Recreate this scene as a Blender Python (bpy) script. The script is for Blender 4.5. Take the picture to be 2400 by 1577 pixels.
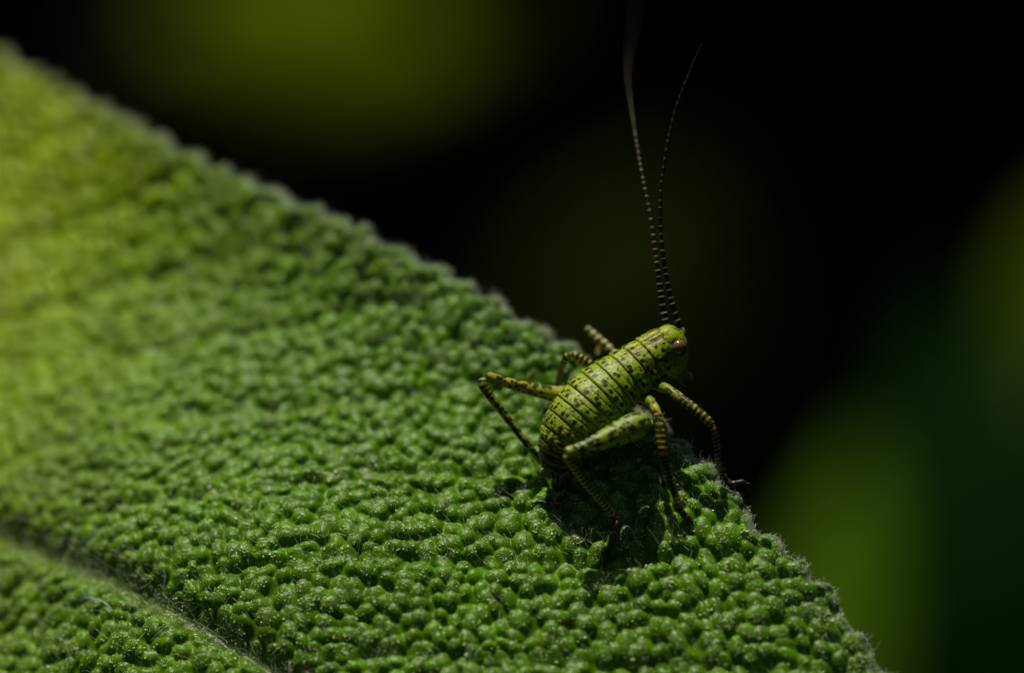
import bpy, math
import numpy as np
from mathutils import Vector, Matrix
rng = np.random.default_rng(11)
# ------------------------------------------------------------------ scale, camera, light
# 1 Blender unit = 1 cm; all lengths below are written in millimetres and multiplied by S.
S = 0.1
PITCH = math.radians(48.0)      # camera looks down on the leaf
DIST = 100.0                    # mm, camera to the plane d = 0
K = 24.0 / 2400.0               # mm per photograph pixel on that plane
GROUND = -300.0                 # mm, soil below the leaf
scene = bpy.context.scene
for o in list(bpy.data.objects):
    bpy.data.objects.remove(o)
scene.unit_settings.system = 'METRIC'
scene.unit_settings.scale_length = 0.01
RIGHT = np.array([1.0, 0, 0])
FWD = np.array([0, math.cos(PITCH), -math.sin(PITCH)])
UP = np.array([0, math.sin(PITCH), math.cos(PITCH)])
BASIS = np.stack([RIGHT, UP, FWD])            # rows: image right, image up, depth
def W(v):                                      # (right, up, depth) mm -> world mm
    return np.asarray(v, float) @ BASIS
def V(px, py, d):                              # photograph pixel + depth in mm -> (right, up, depth) mm
    px, py, d = (np.asarray(q, float) for q in (px, py, d))
    s = (DIST + d) / DIST
    return np.stack(np.broadcast_arrays((px - 1200) * K * s, (788.5 - py) * K * s, d), -1)
cam = bpy.data.cameras.new('camera')
cam_ob = bpy.data.objects.new('camera', cam)
scene.collection.objects.link(cam_ob)
cam.sensor_width = 36.0
cam.lens = 36.0 * DIST / 24.0
cam.clip_start = 0.1
cam.clip_end = 30000.0
cam_ob.location = Vector(W((0, 0, -DIST)) * S)
cam_ob.rotation_euler = (math.pi / 2 - PITCH, 0, 0)
cam.dof.use_dof = True
cam.dof.focus_distance = (DIST + 0.55) * S
APERTURE = 2.7                                 # mm, radius of the lens opening
cam.dof.aperture_fstop = 1e-3 * cam.lens / (2 * APERTURE * S)
scene.camera = cam_ob
scene.view_settings.view_transform = 'Standard'
scene.view_settings.look = 'None'
scene.view_settings.exposure = -0.28
scene.view_settings.gamma = 1.0
scene.view_settings.use_curve_mapping = False

SUN = W((-0.14, 0.965, -0.15)); SUN = SUN / np.linalg.norm(SUN)     # towards the sun
elev = math.asin(SUN[2]); azim = math.atan2(SUN[0], SUN[1])
world = bpy.data.worlds.new('World'); scene.world = world; world.use_nodes = True
nt = world.node_tree
sky = nt.nodes.new('ShaderNodeTexSky'); sky.sky_type = 'NISHITA'; sky.sun_disc = False
sky.sun_elevation = elev; sky.sun_rotation = azim % (2 * math.pi)
bg = nt.nodes['Background']; bg.inputs['Strength'].default_value = 0.05
nt.links.new(sky.outputs['Color'], bg.inputs['Color'])
sl = bpy.data.lights.new('sun', 'SUN'); sl.energy = 5.0; sl.angle = math.radians(0.53); sl.color = (1.0, 0.94, 0.80)
sun_ob = bpy.data.objects.new('sun', sl); scene.collection.objects.link(sun_ob)
sun_ob.rotation_euler = Vector(-SUN).to_track_quat('-Z', 'Y').to_euler()
sun_ob.location = Vector(SUN * 300 * S)

# ------------------------------------------------------------------ helpers
col = scene.collection
def mesh_object(name, verts, faces, mat, parent=None, color=None, smooth=True, kind=None, mats=None, midx=None):
    """verts (n,3) in world mm; faces: an array of quads/tris or a list of such arrays."""
    if not isinstance(faces, (list, tuple)): faces = [faces]
    faces = [np.asarray(f, np.int32) for f in faces if len(f)]
    me = bpy.data.meshes.new(name)
    v = np.ascontiguousarray(np.asarray(verts, np.float32) * S)
    me.vertices.add(len(v)); me.vertices.foreach_set('co', v.ravel())
    loops = np.concatenate([f.ravel() for f in faces]).astype(np.int32)
    sizes = np.concatenate([np.full(len(f), f.shape[1], np.int32) for f in faces])
    starts = np.concatenate([[0], np.cumsum(sizes)[:-1]]).astype(np.int32)
    me.loops.add(len(loops)); me.loops.foreach_set('vertex_index', loops)
    me.polygons.add(len(sizes)); me.polygons.foreach_set('loop_start', starts)
    me.polygons.foreach_set('use_smooth', np.full(len(sizes), smooth, bool))
    if color is not None:
        at = me.color_attributes.new('tint', 'FLOAT_COLOR', 'POINT')
        c = np.ones((len(v), 4), np.float32); c[:, :color.shape[1]] = color
        at.data.foreach_set('color', c.ravel())
    me.update(calc_edges=True); me.validate()
    for m in (mats or [mat]): me.materials.append(m)
    if midx is not None: me.polygons.foreach_set('material_index', np.asarray(midx, np.int32))
    ob = bpy.data.objects.new(name, me); col.objects.link(ob)
    if parent is not None:
        ob.parent = parent
        ob.matrix_parent_inverse = Matrix.Translation(-parent.location)
    if kind: ob['kind'] = kind
    return ob
def thing(name, label, cat, loc, group=None):
    o = bpy.data.objects.new(name, None); col.objects.link(o)
    o.empty_display_size = 0.3
    o.location = Vector(np.asarray(loc, float) * S)
    o['label'] = label; o['category'] = cat
    if group: o['group'] = group
    return o
def grid_quads(nr, nc, wrap=False, flip=False, off=0):
    r = np.arange(nr - 1)[:, None]; c = np.arange(nc if wrap else nc - 1)[None, :]
    c2 = (c + 1) % nc
    q = np.stack(np.broadcast_arrays(r * nc + c, r * nc + c2, (r + 1) * nc + c2, (r + 1) * nc + c), -1).reshape(-1, 4)
    return (q[:, ::-1] if flip else q) + off
def smooth01(x): x = np.clip(x, 0, 1); return x * x * (3 - 2 * x)
def hash2(i, j, k=0):
    n = (i.astype(np.int64) * 374761393 + j.astype(np.int64) * 668265263 + k * 1442695041) & 0x7fffffff
    n = ((n ^ (n >> 13)) * 1274126177) & 0x7fffffff
    n = ((n ^ (n >> 16)) * 2246822519) & 0x7fffffff
    return ((n ^ (n >> 15)) & 0xffffff) / float(0x1000000)
def vnoise(x, y, seed=0):
    xi = np.floor(x); yi = np.floor(y); fx = smooth01(x - xi); fy = smooth01(y - yi)
    xi = xi.astype(np.int64); yi = yi.astype(np.int64)
    a = hash2(xi, yi, seed); b = hash2(xi + 1, yi, seed); c = hash2(xi, yi + 1, seed); d = hash2(xi + 1, yi + 1, seed)
    return (a * (1 - fx) + b * fx) * (1 - fy) + (c * (1 - fx) + d * fx) * fy
def fbm(x, y, seed=0, octv=3):
    s = 0; a = .5
    for k in range(octv): s = s + a * vnoise(x * 2 ** k, y * 2 ** k, seed + k); a *= .5
    return s
def resample(P, step=None, n=None):
    """Catmull-Rom through P, evenly spaced by arc length of the first three columns."""
    P = np.asarray(P, float); Q = np.vstack([2 * P[0] - P[1], P, 2 * P[-1] - P[-2]]); out = []
    for i in range(len(P) - 1):
        p0, p1, p2, p3 = Q[i:i + 4]; t = np.linspace(0, 1, 24, endpoint=False)[:, None]
        out.append(.5 * (2 * p1 + (p2 - p0) * t + (2 * p0 - 5 * p1 + 4 * p2 - p3) * t ** 2 + (3 * p1 - p0 - 3 * p2 + p3) * t ** 3))
    out = np.vstack(out + [P[-1:]])
    s = np.concatenate([[0], np.cumsum(np.linalg.norm(np.diff(out[:, :3], axis=0), axis=1))])
    if n is None: n = max(4, int(s[-1] / step) + 1)
    ss = np.linspace(0, s[-1], n)
    return np.stack([np.interp(ss, s, out[:, k]) for k in range(out.shape[1])], -1), ss
def frames(C, ref):
    T = np.gradient(C, axis=0); T /= np.linalg.norm(T, axis=1)[:, None]
    N = np.zeros_like(C); n = np.asarray(ref, float)
    for i in range(len(C)):
        n = n - T[i] * (n @ T[i]); n /= np.linalg.norm(n); N[i] = n
    return T, N, np.cross(T, N)
def tube(C, R, nv, ref, aspect=1.0):
    """closed tube around centre line C (n,3) with radii R; returns verts, face list, theta"""
    T, N, B = frames(C, ref); th = np.linspace(0, 2 * np.pi, nv, endpoint=False)
    R = np.asarray(R)[:, None, None] if np.ndim(R) == 1 else np.asarray(R)[:, :, None]
    v = C[:, None, :] + R * (np.cos(th)[None, :, None] * N[:, None, :] + aspect * np.sin(th)[None, :, None] * B[:, None, :])
    n = len(C); vv = np.vstack([v.reshape(-1, 3), C[0], C[-1]])
    f = [grid_quads(n, nv, wrap=True)]
    k = np.arange(nv); k2 = (k + 1) % nv
    f.append(np.stack([np.full(nv, n * nv), k2, k], -1)); f.append(np.stack([np.full(nv, n * nv + 1), (n - 1) * nv + k, (n - 1) * nv + k2], -1))
    return vv, f, th
class Soup:
    """collects several shells of one object"""
    def __init__(self): self.v = []; self.q = []; self.t = []; self.c = []; self.n = 0
    def add(self, v, faces, color):
        for f in faces:
            (self.q if f.shape[1] == 4 else self.t).append(f + self.n)
        color = np.broadcast_to(color, (len(v), 3))
        self.v.append(v); self.c.append(color); self.n += len(v)
    def build(self, name, mat, parent, **kw):
        fs = [np.vstack(x) for x in (self.q, self.t) if x]
        return mesh_object(name, np.vstack(self.v), fs, mat, parent, color=np.vstack(self.c), **kw)

# ------------------------------------------------------------------ materials
def material(name):
    m = bpy.data.materials.new(name); m.use_nodes = True
    return m, m.node_tree, m.node_tree.nodes['Principled BSDF']
def tex_coord(nt, mm):
    """object coordinates counted in steps of mm millimetres"""
    tc = nt.nodes.new('ShaderNodeTexCoord'); mp = nt.nodes.new('ShaderNodeMapping')
    mp.inputs['Scale'].default_value = (1 / (mm * S),) * 3
    nt.links.new(tc.outputs['Object'], mp.inputs['Vector']); return mp.outputs['Vector']
def noise(nt, vec, scale=1.0, detail=3.0, rough=.55):
    n = nt.nodes.new('ShaderNodeTexNoise'); n.inputs['Scale'].default_value = scale
    n.inputs['Detail'].default_value = detail; n.inputs['Roughness'].default_value = rough
    nt.links.new(vec, n.inputs['Vector']); return n.outputs['Fac']
def ramp(nt, fac, stops):
    r = nt.nodes.new('ShaderNodeValToRGB'); e = r.color_ramp.elements
    for i, (p, c) in enumerate(stops):
        q = e[i] if i < 2 else e.new(p)
        q.position = p; q.color = (*c, 1)
    nt.links.new(fac, r.inputs['Fac']); return r.outputs['Color']
def mixc(nt, fac, a, b, mode='MIX'):
    m = nt.nodes.new('ShaderNodeMix'); m.data_type = 'RGBA'; m.blend_type = mode
    for sock, val in ((m.inputs[0], fac), (m.inputs[6], a), (m.inputs[7], b)):
        if isinstance(val, (int, float)): sock.default_value = val
        elif isinstance(val, tuple): sock.default_value = (*val, 1)
        else: nt.links.new(val, sock)
    return m.outputs[2]
def bump(nt, height, strength, dist_mm, bsdf):
    b = nt.nodes.new('ShaderNodeBump'); b.inputs['Strength'].default_value = strength
    b.inputs['Distance'].default_value = dist_mm * S
    nt.links.new(height, b.inputs['Height']); nt.links.new(b.outputs['Normal'], bsdf.inputs['Normal'])
def attr(nt, name='tint'):
    a = nt.nodes.new('ShaderNodeAttribute'); a.attribute_name = name; return a.outputs['Color']

def make_leaf_mat():
    m, nt, b = material('sage_leaf_skin')
    v = tex_coord(nt, 1.0)
    c = mixc(nt, 1.0, attr(nt), ramp(nt, noise(nt, v, 1.4, 3), [(.3, (.78, .80, .75)), (.7, (1.15, 1.12, 1.1))]), 'MULTIPLY')
    nt.links.new(c, b.inputs['Base Color'])
    b.inputs['Roughness'].default_value = .21
    b.inputs['Specular IOR Level'].default_value = .22
    b.inputs['Sheen Weight'].default_value = .0
    b.inputs['Sheen Roughness'].default_value = .5
    b.inputs['Subsurface Weight'].default_value = .75
    b.inputs['Subsurface Radius'].default_value = (.14 * S, .26 * S, .02 * S)
    b.inputs['Subsurface Scale'].default_value = 1.0
    bump(nt, noise(nt, v, 22.0, 3, .75), .55, .02, b)
    return m
M_LEAF = make_leaf_mat()
def make_hair_mat():
    m, nt, b = material('leaf_hair')
    b.inputs['Base Color'].default_value = (.66, .72, .54, 1); b.inputs['Roughness'].default_value = .3
    b.inputs['Specular IOR Level'].default_value = .6
    b.inputs['Transmission Weight'].default_value = .25
    return m
M_HAIR = make_hair_mat()
def make_gland_mat():
    m, nt, b = material('gland_droplet')
    b.inputs['Base Color'].default_value = (.52, .64, .28, 1); b.inputs['Roughness'].default_value = .16  # whitened base paints in part of the beads' sparkle
    b.inputs['Specular IOR Level'].default_value = 1.0
    return m
M_GLAND = make_gland_mat()
def make_cuticle():
    m, nt, b = material('cricket_cuticle')
    v = tex_coord(nt, 1.0)
    c = mixc(nt, 1.0, attr(nt), ramp(nt, noise(nt, v, 9, 3), [(.3, (.75, .80, .7)), (.7, (1.12, 1.08, 1.1))]), 'MULTIPLY')
    nt.links.new(c, b.inputs['Base Color'])
    b.inputs['Roughness'].default_value = .27; b.inputs['Specular IOR Level'].default_value = .38
    b.inputs['Subsurface Weight'].default_value = .40
    b.inputs['Subsurface Radius'].default_value = (.12 * S, .16 * S, .02 * S); b.inputs['Subsurface Scale'].default_value = 1.0
    bump(nt, noise(nt, v, 17, 4, .65), .65, .03, b)
    return m
M_CUT = make_cuticle()
def make_eye():
    m, nt, b = material('compound_eye')
    v = tex_coord(nt, .022)
    vo = nt.nodes.new('ShaderNodeTexVoronoi'); vo.inputs['Scale'].default_value = 1.0; nt.links.new(v, vo.inputs['Vector'])
    c = mixc(nt, 1.0, attr(nt), ramp(nt, vo.outputs['Distance'], [(.1, (1.15, 1.1, 1.05)), (.75, (.7, .7, .7))]), 'MULTIPLY')
    nt.links.new(c, b.inputs['Base Color']); b.inputs['Roughness'].default_value = .13
    bump(nt, vo.outputs['Distance'], -.4, .01, b)
    return m
M_EYE = make_eye()
def make_antenna():
    m, nt, b = material('antenna_rings'); nt.links.new(attr(nt), b.inputs['Base Color']); b.inputs['Roughness'].default_value = .55; b.inputs['Specular IOR Level'].default_value = .12
    return m
M_ANT = make_antenna()
def make_far_leaf(name, c0, c1, trans):
    m, nt, b = material(name)
    v = tex_coord(nt, 1.0)
    c = ramp(nt, noise(nt, v, .35, 4), [(.3, c0), (.7, c1)])
    nt.links.new(c, b.inputs['Base Color']); b.inputs['Roughness'].default_value = .7; b.inputs['Specular IOR Level'].default_value = .02
    bump(nt, noise(nt, v, 2.0, 3), .5, .3, b)
    t = nt.nodes.new('ShaderNodeBsdfTranslucent'); nt.links.new(c, t.inputs['Color'])
    mx = nt.nodes.new('ShaderNodeMixShader'); mx.inputs[0].default_value = trans
    nt.links.new(b.outputs[0], mx.inputs[1]); nt.links.new(t.outputs[0], mx.inputs[2])
    nt.links.new(mx.outputs[0], nt.nodes['Material Output'].inputs['Surface'])
    return m
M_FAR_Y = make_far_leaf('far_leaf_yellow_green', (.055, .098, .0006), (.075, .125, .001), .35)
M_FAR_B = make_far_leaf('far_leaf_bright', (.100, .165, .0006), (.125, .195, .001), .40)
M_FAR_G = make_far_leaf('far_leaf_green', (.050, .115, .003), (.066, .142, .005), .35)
M_FAR_D = make_far_leaf('far_leaf_shaded', (.011, .018, .0006), (.017, .026, .001), .15)  # shade of the dim leaf and the shrub crowns put into the colour
M_FAR_BG = make_far_leaf('far_leaf_blue_green_shaded', (.004, .021, .002), (.006, .029, .003), .15)  # bluish green leaf, its shade put into the colour
def make_soil():
    m, nt, b = material('dark_soil')
    v = tex_coord(nt, 10.0)
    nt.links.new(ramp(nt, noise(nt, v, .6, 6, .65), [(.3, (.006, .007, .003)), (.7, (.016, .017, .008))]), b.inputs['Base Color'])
    b.inputs['Roughness'].default_value = .95; b.inputs['Specular IOR Level'].default_value = .05
    bump(nt, noise(nt, v, 2.5, 6, .7), .9, 4.0, b)
    return m
M_SOIL = make_soil()
def make_stem():
    m, nt, b = material('woody_stem')
    v = tex_coord(nt, 2.0)
    nt.links.new(ramp(nt, noise(nt, v, 1.5, 4), [(.3, (.035, .050, .018)), (.7, (.075, .085, .040))]), b.inputs['Base Color'])
    b.inputs['Roughness'].default_value = .8; bump(nt, noise(nt, v, 6, 3), .5, .2, b)
    return m
M_STEM = make_stem()

# ------------------------------------------------------------------ ground
def ground():
    n = 90; L = 60000.0
    u = np.linspace(-1, 1, n); x = np.sign(u) * np.abs(u) ** 5 * L
    X, Y = np.meshgrid(x, x, indexing='ij')
    near = np.exp(-((X ** 2 + (Y - 300) ** 2) / 1500. ** 2))
    Z = GROUND + near * 10 * (fbm(X / 40 + 50, Y / 40 + 50, 3, 3) - .45)
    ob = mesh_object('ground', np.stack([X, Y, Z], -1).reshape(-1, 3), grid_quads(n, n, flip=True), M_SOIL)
    ob['kind'] = 'structure'; ob['label'] = 'dark shaded garden soil below the leaves'
ground()

# ------------------------------------------------------------------ the big sage leaf
CTRL = np.array([(1430,1300,.25),(700,1300,.45),(1000,1300,.25),(1700,1300,0),(2070,1560,-.7),(1400,1560,-.85),(800,1560,-.65),
    (1000,1000,3),(1300,900,3.4),(1350,810,4),(1590,1040,1.6),(1700,1150,.6),(900,560,6.2),(400,330,10),(0,120,14),(0,450,12.5),
    (0,800,9.5),(0,1000,7.5),(300,1000,5),(600,1000,3.9),(300,700,8.5),(600,700,6.8),(0,1200,5.2),(300,1250,2.2),(0,1450,4.2),
    (250,1500,1.3),(500,1500,0),(1900,1340,-.2)], float)
PC = V(CTRL[:, 0], CTRL[:, 1], CTRL[:, 2])
LC = PC.mean(0)
LN = np.linalg.svd(PC - LC)[2][2]; LN = -LN if LN[2] > 0 else LN          # leaf normal, facing the camera
L1 = V(2070, 1560, -1.2) - V(0, 120, 14); L1 -= LN * (L1 @ LN); L1 /= np.linalg.norm(L1)   # along the midrib to the tip
L2 = -np.cross(LN, L1)                                                     # from the midrib to the margin in view
ab = np.stack([(PC - LC) @ L1, (PC - LC) @ L2], -1); hh = (PC - LC) @ LN
extra = np.array([(-32, -8, -1.6), (-26, 2, -.2), (28, -3.2, -4.5), (20, 2, -3.2), (18, -8, -1.4), (8, -15, -1.5), (-6, -16, -3.2), (-20, -14, -3.0), (-18, -6, -1.6)], float)
ab = np.vstack([ab, extra[:, :2]]); hh = np.concatenate([hh, extra[:, 2]])
def tps(r): return np.where(r > 1e-9, r * r * np.log(np.maximum(r, 1e-9)), 0)
nn = len(ab); A = np.zeros((nn + 3, nn + 3))
A[:nn, :nn] = tps(np.linalg.norm(ab[:, None] - ab[None], axis=2)) + np.eye(nn) * 6.0
A[:nn, nn] = 1; A[:nn, nn + 1:] = ab; A[nn, :nn] = 1; A[nn + 1:, :nn] = ab.T
TW = np.linalg.solve(A, np.concatenate([hh, np.zeros(3)]))
def leaf_h(a, b):
    a = np.asarray(a, float); b = np.asarray(b, float); out = TW[nn] + TW[nn + 1] * a + TW[nn + 2] * b
    for i in range(nn):
        out = out + TW[i] * tps(np.hypot(a - ab[i, 0], b - ab[i, 1]))
    return out
EDGE = np.array([(0,115),(101,171),(202,227),(303,282),(403,333),(504,378),(605,424),(706,469),(807,509),(887,550),(938,585),(1008,610),
    (1089,655),(1190,711),(1260,756),(1331,802),(1385,828),(1470,905),(1560,995),(1640,1062),(1690,1120),(1735,1180),(1790,1240),(1870,1305),
    (1930,1365),(1985,1440),(2030,1510),(2080,1575)], float)
def pix_to_leaf(px, py, disp=0.0):
    """intersect the ray through a photograph pixel with the leaf's base surface"""
    d = np.zeros(np.shape(px)); 
    for _ in range(60):
        p = V(px, py, d) - LC; a = p @ L1; b = p @ L2; err = leaf_h(a, b) + disp - p @ LN     # >0: surface is nearer
        d = d - err * .9
    return a, b, d
CURL = .75      # mm, the margin turns up along its middle
def curl_at(a): return CURL * smooth01((a + 15) / 6) * smooth01((9 - a) / 5)
ea, eb, _ = pix_to_leaf(EDGE[:, 0], EDGE[:, 1], .05)
ea, eb, _ = pix_to_leaf(EDGE[:, 0], EDGE[:, 1], .05 + curl_at(ea))
oa = np.concatenate([[-37, -35.5, -32, -28, -23.5], ea, [ea[-1] + 4, ea[-1] + 8, ea[-1] + 11, ea[-1] + 13]])
def mid_b(a): return -5.9 + .10 * np.asarray(a)
ob_ = np.concatenate([[mid_b(-37) + .6, -5.6, -2.2, 0.6, 2.7], eb, [eb[-1] - 1.6, eb[-1] - 3.8, eb[-1] - 6.0, mid_b(ea[-1] + 13) + .3]])
srt = np.argsort(oa); oa = oa[srt]; ob_ = ob_[srt]
print('edge a range', ea.min().round(2), ea.max().round(2), 'b', eb.min().round(2), eb.max().round(2))
A0, A1 = oa[0], oa[-1]
_fa = np.linspace(A0, A1, 900); _fb = np.interp(_fa, oa, ob_)
_ker = np.exp(-np.linspace(-2, 2, 21) ** 2); _ker /= _ker.sum()
_fb = np.convolve(np.pad(_fb, 10, mode='edge'), _ker, 'valid')
def up_edge(a):
    return np.interp(a, _fa, _fb) + -.05 + .11 * np.sin(a * 6.3 + 1.3 * np.sin(a * 1.7)) + .08 * (vnoise(a * 1.9 + 80, a * 0 + 3, 5) - .5)
def low_edge(a):
    m = mid_b(a); return m - (np.interp(a, _fa, _fb) - m) * 1.0
a_s = np.concatenate([np.arange(A0, -19, .22), np.arange(-19, -5, .060), np.arange(-5, 15.6, .031), np.arange(15.6, A1, .2), [A1]])
t_up = np.concatenate([np.linspace(0, 1, 335)])
t_lo = np.concatenate([np.linspace(-1, -.42, 24, endpoint=False), np.linspace(-.42, 0, 105, endpoint=False)])
tt = np.concatenate([t_lo, t_up])
AA, TT = np.meshgrid(a_s, tt, indexing='ij')
MB = mid_b(AA); BB = np.where(TT >= 0, MB + TT * (up_edge(AA) - MB), MB + (-TT) * (low_edge(AA) - MB))
CELL = .375
def relief(a, b):
    """pebbled sage relief in mm above the base surface; also returns a per-pebble random and the crest factor"""
    a = np.asarray(a, float); b = np.asarray(b, float)
    wa = a + .22 * (fbm(a * .8, b * .8, 21, 2) - .37) * 2; wb = b + .22 * (fbm(a * .8 + 40, b * .8, 22, 2) - .37) * 2
    ca, sa = math.cos(.72), math.sin(.72)
    x = (wa * ca - wb * sa) / CELL; y = (wa * sa + wb * ca) / (CELL * .95)
    xi = np.floor(x).astype(np.int64); yi = np.floor(y).astype(np.int64)
    best = np.full(a.shape, -9.0); rnd = np.zeros(a.shape); second = np.full(a.shape, -9.0)
    for di in (-2, -1, 0, 1, 2):
        for dj in (-2, -1, 0, 1, 2):
            if abs(di) + abs(dj) > 3: continue
            ci = xi + di; cj = yi + dj
            dx = x - (ci + .10 + .80 * hash2(ci, cj, 1) + .5 * (cj & 1)); dy = y - (cj + .10 + .80 * hash2(ci, cj, 2))
            an = hash2(ci, cj, 4) * 3.14159; st = .88 + .38 * hash2(ci, cj, 5); c_, s_ = np.cos(an), np.sin(an)
            r0 = .45 + .24 * hash2(ci, cj, 3)
            q2 = (((dx * c_ + dy * s_) / st) ** 2 + ((-dx * s_ + dy * c_) * (.5 + .5 * st)) ** 2) / r0 ** 2
            hgt = (r0 / .58) * (.8 + .35 * hash2(ci, cj, 6)) * (1.30 * np.sqrt(np.maximum(1.12 - np.minimum(q2, 1.12), 0) + .004) - .37 - .42 * np.maximum(q2 - 1.0, 0))
            c1 = hgt > best
            second = np.where(c1, best, np.maximum(second, hgt)); rnd = np.where(c1, hash2(ci, cj, 9), rnd); best = np.where(c1, hgt, best)
    k = .10; g = np.clip((best - second) / k, 0, 1); best = best + .25 * k * (1 - g) ** 2      # soften the creases slightly
    best = np.maximum(best, -.75)
    return .128 * best, rnd, np.clip(best, 0, 1)
def leaf_top(a, b, t):
    h, rnd, dome = relief(a, b)
    dm = np.abs(b - mid_b(a))                         # distance from the midrib
    fade = smooth01((dm - .02) / .40) * .85 + .15
    h = h * fade
    side = (a * .62 + np.abs(b - mid_b(a)) * -.78) / 2.6 + .35 * fbm(a * .3, b * .3, 31, 2)     # side veins
    vein = np.exp(-((np.abs(side - np.round(side)) * 2.6) / .20) ** 2)
    h = h * (1 - .18 * vein) - .10 * vein * smooth01(dm / 1.0) * smooth01((1 - np.abs(t)) / .12)
    h = h + curl_at(a) * np.clip((t - .66) / .34, 0, 1) ** 2
    h = h - .44 * np.exp(-(dm / .38) ** 2)
    h = h + .17 * (fbm(a * .45 + 9, b * .45, 41, 3) - .44)
    h = h - .22 * smooth01((np.abs(t) - .975) / .025) ** 2
    return leaf_h(a, b) + h, rnd, dome, vein, dm
HT, RND, DOME, VEIN, DM = leaf_top(AA, BB, TT)
def LP(a, b, h): return W(LC + np.asarray(a)[..., None] * L1 + np.asarray(b)[..., None] * L2 + np.asarray(h)[..., None] * LN)
PT = LP(AA, BB, HT)
TIP = LP(np.array([A1]), mid_b(np.array([A1])), leaf_h(np.array([A1]), mid_b(np.array([A1]))))[0]
def build_leaf():
    na, nb = AA.shape
    # colour of the skin: green, pale on the felted rim; yellow glow of transmitted light painted in towards the base
    yel_glow = smooth01((2.0 - AA - .15 * BB) / 19.0) ** 1.25
    blot = fbm(AA * .5, BB * .5, 51, 3)[..., None]
    c = np.array([.078, .190, .0005]) * (1 - yel_glow[..., None]) + np.array([.260, .360, .0005]) * yel_glow[..., None]
    c = c * (.80 + .45 * blot) * (.84 + .32 * RND[..., None])
    odd = smooth01((RND - .955) / .02)[..., None]; c = c * (1 - .28 * odd) + np.array([.130, .200, .003]) * .28 * odd     # a few yellower pebbles
    old = smooth01((.018 - RND) / .008)[..., None]; c = c * (1 - .25 * old) + np.array([.085, .085, .012]) * .25 * old
    rim = smooth01((np.abs(TT) - .988) / .010)[..., None]
    c = c * (1 - .7 * rim) + np.array([.13, .18, .10]) * .7 * rim
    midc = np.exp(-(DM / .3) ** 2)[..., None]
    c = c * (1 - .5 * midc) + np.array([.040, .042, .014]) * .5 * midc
    # roll over the upper and lower margins and close underneath
    rows = []; cols = []
    def under(tv, drop, bulge):
        t = np.full(na, tv); m = mid_b(a_s)
        edge = up_edge(a_s) if tv > 0 else low_edge(a_s)
        b = m + abs(tv) * (edge - m) + bulge * np.sign(tv)
        lift = HT[:, -1] if tv > 0 else HT[:, 0]
        base = leaf_h(a_s, b) + curl_at(a_s) * max(0, (tv - .66) / .34) ** 2 if bulge == 0 else lift
        return LP(a_s, b, base - drop)
    for ang in (30, 60, 90, 120, 150):
        r = math.radians(ang); rows.append(under(1.0, .13 * (1 - math.cos(r)), .13 * math.sin(r))); cols.append((.14, .18, .10))
    for tv in (.97, .8, .6, .4, .2, .05, -.05, -.2, -.4, -.6, -.8, -.97):
        rows.append(under(tv, .62 + .85 * math.exp(-(tv / .16) ** 2), 0)); cols.append((.12, .16, .09))
    for ang in (150, 120, 90, 60, 30):
        r = math.radians(ang); rows.append(under(-1.0, .13 * (1 - math.cos(r)), .13 * math.sin(r))); cols.append((.14, .18, .10))
    allp = np.concatenate([PT, np.stack(rows, 1)], 1)
    allc = np.concatenate([c, np.broadcast_to(np.array(cols)[None], (na, len(cols), 3))], 1)
    root = thing('sage_leaf', 'large pebbly green sage leaf with hairy margin that the bush cricket stands on', 'leaf', [0, 0, GROUND])
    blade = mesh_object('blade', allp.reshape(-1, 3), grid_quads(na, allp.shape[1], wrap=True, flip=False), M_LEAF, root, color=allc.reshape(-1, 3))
    # petiole and stem, outside the picture, down to the soil
    base = LP(np.array([A0]), mid_b(np.array([A0])), leaf_h(np.array([A0]), mid_b(np.array([A0]))) - .3)[0]
    ax = W(L1)
    P = np.array([base + ax * 1.5, base - ax * 3 + [0, 0, -.3], base - ax * 9 + [0, 0, -3], base - ax * 13 + [0, 0, -9]])
    C, s = resample(P, .5); v, f, _ = tube(C, np.interp(s, [0, 4, s[-1]], [.7, 1.0, 1.2]), 16, W(LN)); mesh_object('petiole', v, f, M_STEM, root)
    e = P[-1]
    P = np.array([e + [-.5, .5, 25], e + [-.3, .3, 6], e, e + [1, 2, -40], e + [2, 0, -100], [e[0] + 3, e[1] + 4, GROUND - 3]])
    C, s = resample(P, 3.0); v, f, _ = tube(C, np.interp(s, [0, s[-1]], [1.2, 2.4]), 16, [1, 0, 0]); mesh_object('stem', v, f, M_STEM, root)
    return root
LEAF = build_leaf()
# lookup: depth of the built leaf surface at a photograph pixel
_vv = PT.reshape(-1, 3) @ BASIS.T
_ppx = 1200 + _vv[:, 0] / K * DIST / (DIST + _vv[:, 2]); _ppy = 788.5 - _vv[:, 1] / K * DIST / (DIST + _vv[:, 2])
def leaf_d(px, py):
    q = (_ppx - px) ** 2 + (_ppy - py) ** 2; i = np.argsort(q)[:6]
    return float(_vv[i, 2].min())

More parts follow.
